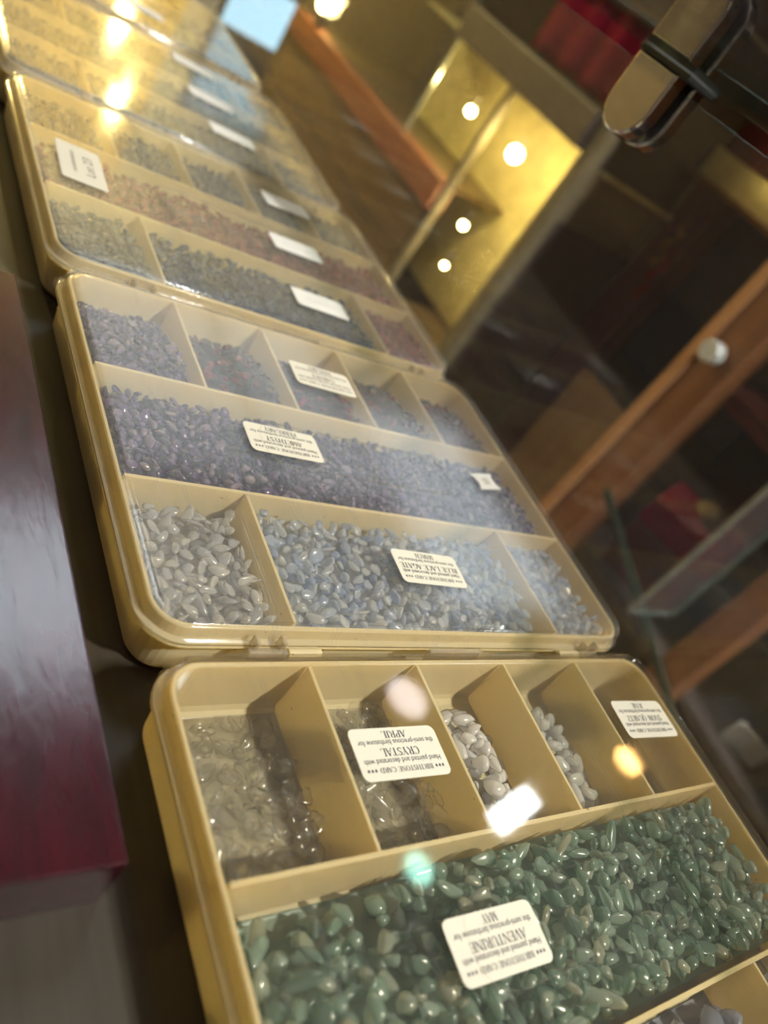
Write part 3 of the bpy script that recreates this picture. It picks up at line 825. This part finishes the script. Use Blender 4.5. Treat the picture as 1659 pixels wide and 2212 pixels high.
# --- nearest box
def av_t(u, v): return .0195 - .0160 * np.exp(-((u / .30) ** 2 + (v / .42) ** 2)) + .0006 * np.sin(u * 25) * np.cos(v * 4)
fill('A', 'aventurine_chip', 'aventurine', [(.0004, W - .0004) + R2 + (av_t,)], (.0041, .0028, .0020),
     'small polished green chip in the long middle compartment under the MAY sticker', 'green chips in the nearest box', 'mass of green chips filling the long middle compartment of the nearest box', 101, layers=1.9, nvar=14)
fill('A', 'crystal_chip', 'crystal', [C1[0] + R1 + (lambda u, v: .0020 + .0090 * np.minimum(1, v * 1.5) - .004 * np.maximum(0, u - .8) * 5,), C1[1] + R1 + (lambda u, v: .003 + .0085 * np.minimum(1, v * 1.4),)], (.0045, .0029, .0018),
     ['clear colourless crystal chip in the corner compartment beside the APRIL sticker', 'clear colourless crystal chip in the compartment under the APRIL sticker'], 'clear crystal chips in the nearest box', 'mass of clear crystal chips lying beneath the others in two compartments', 202, tilt=.45, nvar=12, cuts=11, layers=2.1)
def q3(u, v): return .0135 * np.exp(-((u - .45) / .32) ** 2) * np.clip((v - .08) * 5, 0, 1)
def q4(u, v): return .0130 * np.exp(-((u - .42) / .32) ** 2) * np.clip((v - .12) * 5, 0, 1)
def q5(u, v): return .0100 * np.exp(-((u - .30) / .20) ** 2)
fill('A', 'snow_quartz_chip', 'snow_quartz', [C1[2] + R1 + (q3,), C1[3] + R1 + (q4,), C1[4] + R1 + (q5,)], (.0042, .0033, .0025),
     ['milky white quartz chip heaped in the compartment next to the APRIL sticker', 'milky white quartz chip heaped in the compartment next to the JUNE sticker', 'milky white quartz chip in the compartment under the JUNE sticker'], 'white quartz chips in the nearest box', 'low mound of white quartz chips in the nearest box', 303, tilt=.5, layers=3.0, cuts=7)
fill('A', 'lilac_agate_chip', 'lilac_agate', [E3[1] + R3 + (ramp_t(.013, .015),), E3[2] + R3 + (lambda u, v: .004 + 0 * u,)], (.0072, .0050, .0033),
     ['large lilac grey chip in the wide front compartment of the nearest box', 'large lilac grey chip in the front corner compartment of the nearest box'], 'lilac chips in the nearest box', 'mass of lilac grey chips in the front compartments of the nearest box', 404, layers=1.8)
# --- second box
fill('B', 'amethyst_chip', 'amethyst', [(.0004, W - .0004) + R2 + (ramp_t(.0155, .0185),), C1[0] + R1 + (lambda u, v: .0105 + .008 * np.minimum(1, v * 1.6),)], (.0025, .0018, .0013),
     ['tiny polished purple chip in the long compartment under the FEBRUARY sticker', 'tiny polished purple chip in the far corner compartment of the FEBRUARY box'], 'purple chips in the second box', 'mass of purple chips filling the middle of the FEBRUARY box', 505, nvar=12, layers=1.8)
fill('B', 'garnet_chip', 'garnet', [c + R1 + ((lambda u, v: .0095 + .008 * np.minimum(1, v * 1.5)),) for c in C1[1:]], (.0022, .0017, .0014),
     ['tiny dark red chip between the purple corner compartment and the JANUARY sticker', 'tiny dark red chip in the compartment under the JANUARY sticker', 'tiny dark red chip in the compartment just past the JANUARY sticker', 'tiny dark red chip in the corner compartment by the glass, JANUARY row'], 'dark garnet chips in the second box', 'mass of dark red chips in the four far compartments of the FEBRUARY box', 606, nvar=6, layers=1.6)
fill('B', 'blue_agate_chip', 'blue_agate', [E3[1] + R3 + (ramp_t(.0165, .0190),), E3[2] + R3 + (ramp_t(.0170, .0190),)], (.0034, .0023, .0014),
     ['pale blue chip in the wide compartment under the MARCH sticker', 'pale blue chip in the small corner compartment by the glass, MARCH row'], 'pale blue chips in the second box', 'mass of pale blue chips in the near compartments of the FEBRUARY box', 707, layers=2.2, tilt=.6, cuts=9)
fill('B', 'grey_agate_chip', 'grey_agate', [E3[0] + R3 + (ramp_t(.0155, .0185),)], (.0037, .0025, .0015),
     'whitish grey chip in the near corner compartment of the FEBRUARY box', 'whitish grey chips in the second box', 'mass of whitish grey chips in the corner compartment of the FEBRUARY box', 808, layers=2.2, tilt=.6, cuts=9)
# --- farther boxes: too small and blurred to pick chips apart
def far_fill(k, name, mat, comps, lab, seed, semi=(.0032, .0024, .0018)):
    fill(k, name, mat, comps, semi, '', '', lab, seed, limit=0, layers=1.3, name=name)
far_fill('C', 'dark_blue_chips', 'dark_blue', [E3[1] + R3 + (ramp_t(.0165, .0190),), C1[1] + R1 + (ramp_t(.0155, .0185),), C1[2] + R1 + (ramp_t(.0155, .0185),)], 'dark blue chips in the box with the Lot 23 sticker', 901)
far_fill('C', 'carnelian_chips', 'carnelian', [(.0004, W - .0004) + R2 + (ramp_t(.0160, .0185),), E3[2] + R3 + (ramp_t(.016, .0185),)], 'dusky red chips in the long compartment beside the Lot 23 sticker', 902)
far_fill('C', 'grey_green_chips', 'grey_green', [E3[0] + R3 + (ramp_t(.016, .0185),), C1[0] + R1 + (ramp_t(.015, .018),), C1[3] + R1 + (ramp_t(.015, .018),), C1[4] + R1 + (ramp_t(.015, .018),)], 'grey green chips in the outer compartments of the Lot 23 box', 903)
far_fill('D', 'pale_grey_chips', 'grey_green', [(.0004, W - .0004) + R2 + (ramp_t(.0170, .0192),), E3[0] + R3 + (ramp_t(.0170, .0192),), E3[1] + R3 + (ramp_t(.0170, .0192),), E3[2] + R3 + (ramp_t(.0170, .0192),), C1[1] + R1 + (ramp_t(.0170, .0192),), C1[2] + R1 + (ramp_t(.0170, .0192),), C1[3] + R1 + (ramp_t(.0170, .0192),), C1[0] + R1 + (ramp_t(.0170, .0192),)], 'grey chips in the box just beyond the Lot 23 box', 904)
far_fill('D', 'turquoise_chips', 'turquoise', [C1[4] + R1 + (ramp_t(.0170, .0192),)], 'turquoise blue chips in one corner compartment beyond the Lot 23 box', 905)
far_fill('E', 'tan_chips', 'tan_stone', [(.0004, W - .0004) + R2 + (ramp_t(.0170, .0192),), E3[0] + R3 + (ramp_t(.0170, .0192),), E3[1] + R3 + (ramp_t(.0170, .0192),), E3[2] + R3 + (ramp_t(.0170, .0192),)], 'tan chips in the farthest box of the row', 906)

# ------------------------------------------------------------------ display cabinet across the aisle
CX = 1.0
cb = thing('display_cabinet', 'tall brown wooden display cabinet with a chrome knob beyond the glass pane', 'cabinet', (CX, .7, ZF))
def cpart(name, x0, x1, y0, y1, z0, z1, mat, bevel=.001, parent=cb):
    o = box(name, x0 - CX, x1 - CX, y0 - .7, y1 - .7, z0 - ZF, z1 - ZF, mat, None, bevel); o.parent = parent
    return o
cpart('back_panel', 1.46, 1.48, -1.1, 2.12, ZF + .002, .45, 'dark_panel')
cpart('end_panel', 1.0, 1.46, 2.10, 2.13, ZF + .002, .45, 'dark_panel')
cpart('end_panel', 1.02, 1.46, -1.12, -1.10, ZF + .002, .45, 'cabinet_wood')
cpart('top_board', .98, 1.48, -1.12, 2.13, .452, .49, 'cabinet_wood')
# plank front under the rail
zz = -.222
while zz > ZF + .03:
    z2 = max(ZF + .004, zz - .118)
    cpart('plank', 1.0, 1.018, 1.135, 2.095, z2 + .004, zz, 'plank_wood', .002); zz = z2
cpart('rail', .985, 1.03, 1.12, 2.098, -.215, -.150, 'rail_wood', .003)
cpart('cornice', .985, 1.05, .86, 1.36, .066, .132, 'dark_panel', .003)
cpart('post', .998, 1.028, .822, .852, ZF + .002, .45, 'olive_panel', .002)
cpart('cream_panel', 1.19, 1.20, .86, 1.345, -.42, .066, 'cream_panel')
cpart('cream_panel', 1.17, 1.18, 1.352, 1.62, -.150, .066, 'cream_panel')
cpart('bay_ceiling', 1.05, 1.21, .86, 1.62, .068, .076, 'cream_panel')
cpart('post', 1.0, 1.02, 1.112, 1.127, -.42, .064, 'olive_panel', .002)
cpart('partition', 1.03, 1.272, .832, .842, -.048, .062, 'olive_panel')
cpart('partition', 1.03, 1.272, .834, .842, .0625, .45, 'dark_panel')
cpart('partition', 1.03, 1.272, .834, .842, -.90, -.0485, 'dark_panel')
cpart('ledge', 1.05, 1.27, .820, .8318, .054, .062, 'cream_panel')
cpart('shelf_board', 1.02, 1.46, .86, 1.133, -.44, -.425, 'plank_wood')
cpart('shelf_board', 1.03, 1.46, 1.14, 2.09, -.165, -.152, 'plank_wood')
cpart('glass_edge_strip', 1.0, 1.006, 1.355, 1.362, -.148, .10, 'pale_metal', .001)
g = glass_box('glass_door', 0, .005, 1.365 - .7, 2.095 - .7, -.148 - ZF, .44 - ZF, 0, cb)
# middle bay
cpart('post', 1.274, 1.33, .745, .832, ZF + .002, .45, 'maroon_panel', .002)
cpart('panel', 1.345, 1.36, .42, .84, -.20, .14, 'navy_panel')
cpart('panel', 1.20, 1.22, .50, .688, -.50, -.232, 'panel_wood')
cpart('shelf_board', 1.22, 1.272, .44, .830, .143, .152, 'cabinet_wood')
cpart('tan_panel', 1.25, 1.262, .44, .828, .1525, .205, 'cream_panel')
# knobbed post: pale edge and wide brown face
p2 = cpart('post', 1.0, 1.05, .332, .392, ZF + .002, .45, 'cabinet_wood', .002)
cpart('post_edge', .996, 1.05, .393, .414, ZF + .002, .45, 'post_edge_wood', .002)
bm = bmesh.new()
bm_cyl(bm, (0, 0, 0), (-.010, 0, 0), .007, .006, 24); bm_cyl(bm, (-.010, 0, 0), (-.030, 0, 0), .0165, .0165, 32); bm_cyl(bm, (-.030, 0, 0), (-.032, 0, 0), .0165, .015, 32)
o = obj('knob', bm, 'satin_metal', cb); o.location = (0, .366 - .7, -.004 - ZF); o['label'] = 'chrome cylinder knob'
cpart('post', 1.0, 1.05, .032, .080, ZF + .002, .45, 'cabinet_wood', .002)
cpart('post', 1.0, 1.05, -.42, -.37, ZF + .002, .45, 'cabinet_wood', .002)
cpart('shelf_board', 1.055, 1.455, -.9, .40, -.405, -.385, 'dark_panel')
cpart('shelf_board', 1.055, 1.455, -.9, .40, -.06, -.04, 'maroon_panel')
g = glass_box('glass_door', .885 - CX, .998 - CX, .1130 - .7, .1190 - .7, -.295 - ZF, .42 - ZF, 1, cb)
cpart('door_edge', .882, .8848, .1120, .1200, -.295, .42, 'pale_metal', .0005)
cpart('door_edge', .9985, .9995, .1120, .1200, -.295, .42, 'dark_glass', .0003)
# warm bulbs added in the bay; most stand in for lamps reflected in glass
for i, (x, y, z) in enumerate(((1.05, 1.055, -.024), (1.06, 1.268, -.030), (1.05, 1.062, -.195), (1.06, 1.050, -.285))):
    bm = bmesh.new(); bmesh.ops.create_icosphere(bm, subdivisions=2, radius=(.016, .010, .008, .006)[i], matrix=Matrix.Translation((x - CX, y - .7, z - ZF)))
    b_ = obj('bulb', bm, 'glow_cab', cb, True)
    light('POINT', 'cab', (x - CX, y - .7, z - ZF), (.016, .010, .008, .006)[i] * .8, cb)
    bm = bmesh.new(); bm_cyl(bm, (x - CX, y - .7, z - ZF + (.016, .010, .008, .006)[i] * .9), (x - CX, y - .7, z - ZF + .03), .005, .005, 12); b2 = obj('bulb_holder', bm, 'lamp_housing', cb)
bm = bmesh.new(); bmesh.ops.create_icosphere(bm, subdivisions=2, radius=.005, matrix=Matrix.Translation((1.22 - CX, .66 - .7, .235 - ZF))); obj('bulb', bm, 'glow_cab', cb, True)
light('POINT', 'cab', (1.22 - CX, .66 - .7, .235 - ZF), .004, cb)
lt = thing('twin_reflection', 'pair of warm bulbs standing in for a lamp reflection at the far end of the cabinet', 'lamp', (.990, 1.955, -.1495))  # added bulbs imitate a pair of lamps mirrored in glass
box('bracket', -.0045, .009, -.012, .012, 0.0003, .035, 'dark_panel', lt)
for dz, dy in ((.052, .004), (.082, -.006)):
    bm = bmesh.new(); bmesh.ops.create_icosphere(bm, subdivisions=2, radius=.017, matrix=Matrix.Translation((0, dy, dz))); obj('bulb', bm, 'glow_cab', lt, True)
light('POINT', 'cab', (0, 0, .067), .012, lt)

# things in and on the cabinet
bm = bmesh.new()
nx_, nz_ = 16, 8
grid = [[bm.verts.new((1.0 + .014 + .006 * math.sin(i * 1.3) * (1 - j / nz_ * .3), .885 + .285 * i / nx_, .140 + .16 * j / nz_)) for j in range(nz_ + 1)] for i in range(nx_ + 1)]
for i in range(nx_):
    for j in range(nz_): bm.faces.new((grid[i][j], grid[i + 1][j], grid[i + 1][j + 1], grid[i][j + 1]))
g_ = bmesh.ops.solidify(bm, geom=bm.faces[:], thickness=.006)
tag(obj('crimson_cloth', bm, 'crimson_cloth', None, True), 'crimson cloth hung over the cabinet cornice behind the chrome clamp', 'cloth')
# bead strings hanging by the maroon post
for si, (yb, zb, n_, mt, lb) in enumerate(((.735, .075, 9, 'amber_bead', 'string of amber beads hanging on the maroon post'), (.715, .02, 10, 'red_bead', 'string of dark red beads hanging on the maroon post'))):
    t = thing('bead_string', lb, 'necklace', (1.262, yb + .04, zb - n_ * .0115))
    for b in range(n_):
        bm = bmesh.new(); bmesh.ops.create_icosphere(bm, subdivisions=2, radius=.0055 + .0012 * ((b * 7) % 3), matrix=Matrix.Translation((.004 * math.sin(b), .006 * math.sin(b * 1.7), (n_ - b) * .0115)))
        obj('bead', bm, mt, t, True)
    bm = bmesh.new(); bm_cyl(bm, (.004 * math.sin(0), 0, n_ * .0115), (.012, 0, n_ * .0115 + .03), .0012, .0012, 8); obj('cord', bm, 'black_rubber', t)
# maroon jewellery box on the lower shelf with a pale stone on it
t = thing('jewellery_box', 'maroon jewellery box on the lower cabinet shelf behind the open glass door', 'box', (1.19, .275, -.3845), math.radians(24))
box('body', -.085, .085, -.075, .075, 0, .100, 'maroon_panel', t, .006); box('lid', -.089, .089, -.079, .079, .1005, .150, 'crimson_cloth', t, .008)
bm = bmesh.new(); bmesh.ops.create_icosphere(bm, subdivisions=3, radius=1.0)
for v in bm.verts: v.co = Vector((v.co.x * .022, v.co.y * .026, v.co.z * .016)) * (1 + .10 * math.sin(5 * v.co.x + 3 * v.co.y))
o = obj('pale_stone', bm, 'tan_stone', None, True); o.location = (1.18, .275, -.2185); tag(o, 'pale tan pebble lying on the maroon jewellery box', 'stone')
# narrow strip of glass leaning across the cabinet front
t = thing('glass_strip', 'long narrow dark green strip of glass slanting across the cabinet front', 'glass strip', (.972, .325, -.248))
bm = bmesh.new(); bm_box(bm, -.0025, .0025, -.64, 0, -.012, 0, .0006)
o = obj('strip', bm, 'dark_glass', t); o.rotation_euler = (math.radians(19.8), 0, 0)
# small white card on a low stool at the right
o = box('price_card', -.002, .002, -.03, .03, 0, .045, 'card_white'); o.location = (1.10, -.062, -.3845); o.rotation_euler = (0, math.radians(-12), math.radians(20))
tag(o, 'blank pale card standing on the lower cabinet shelf', 'card')
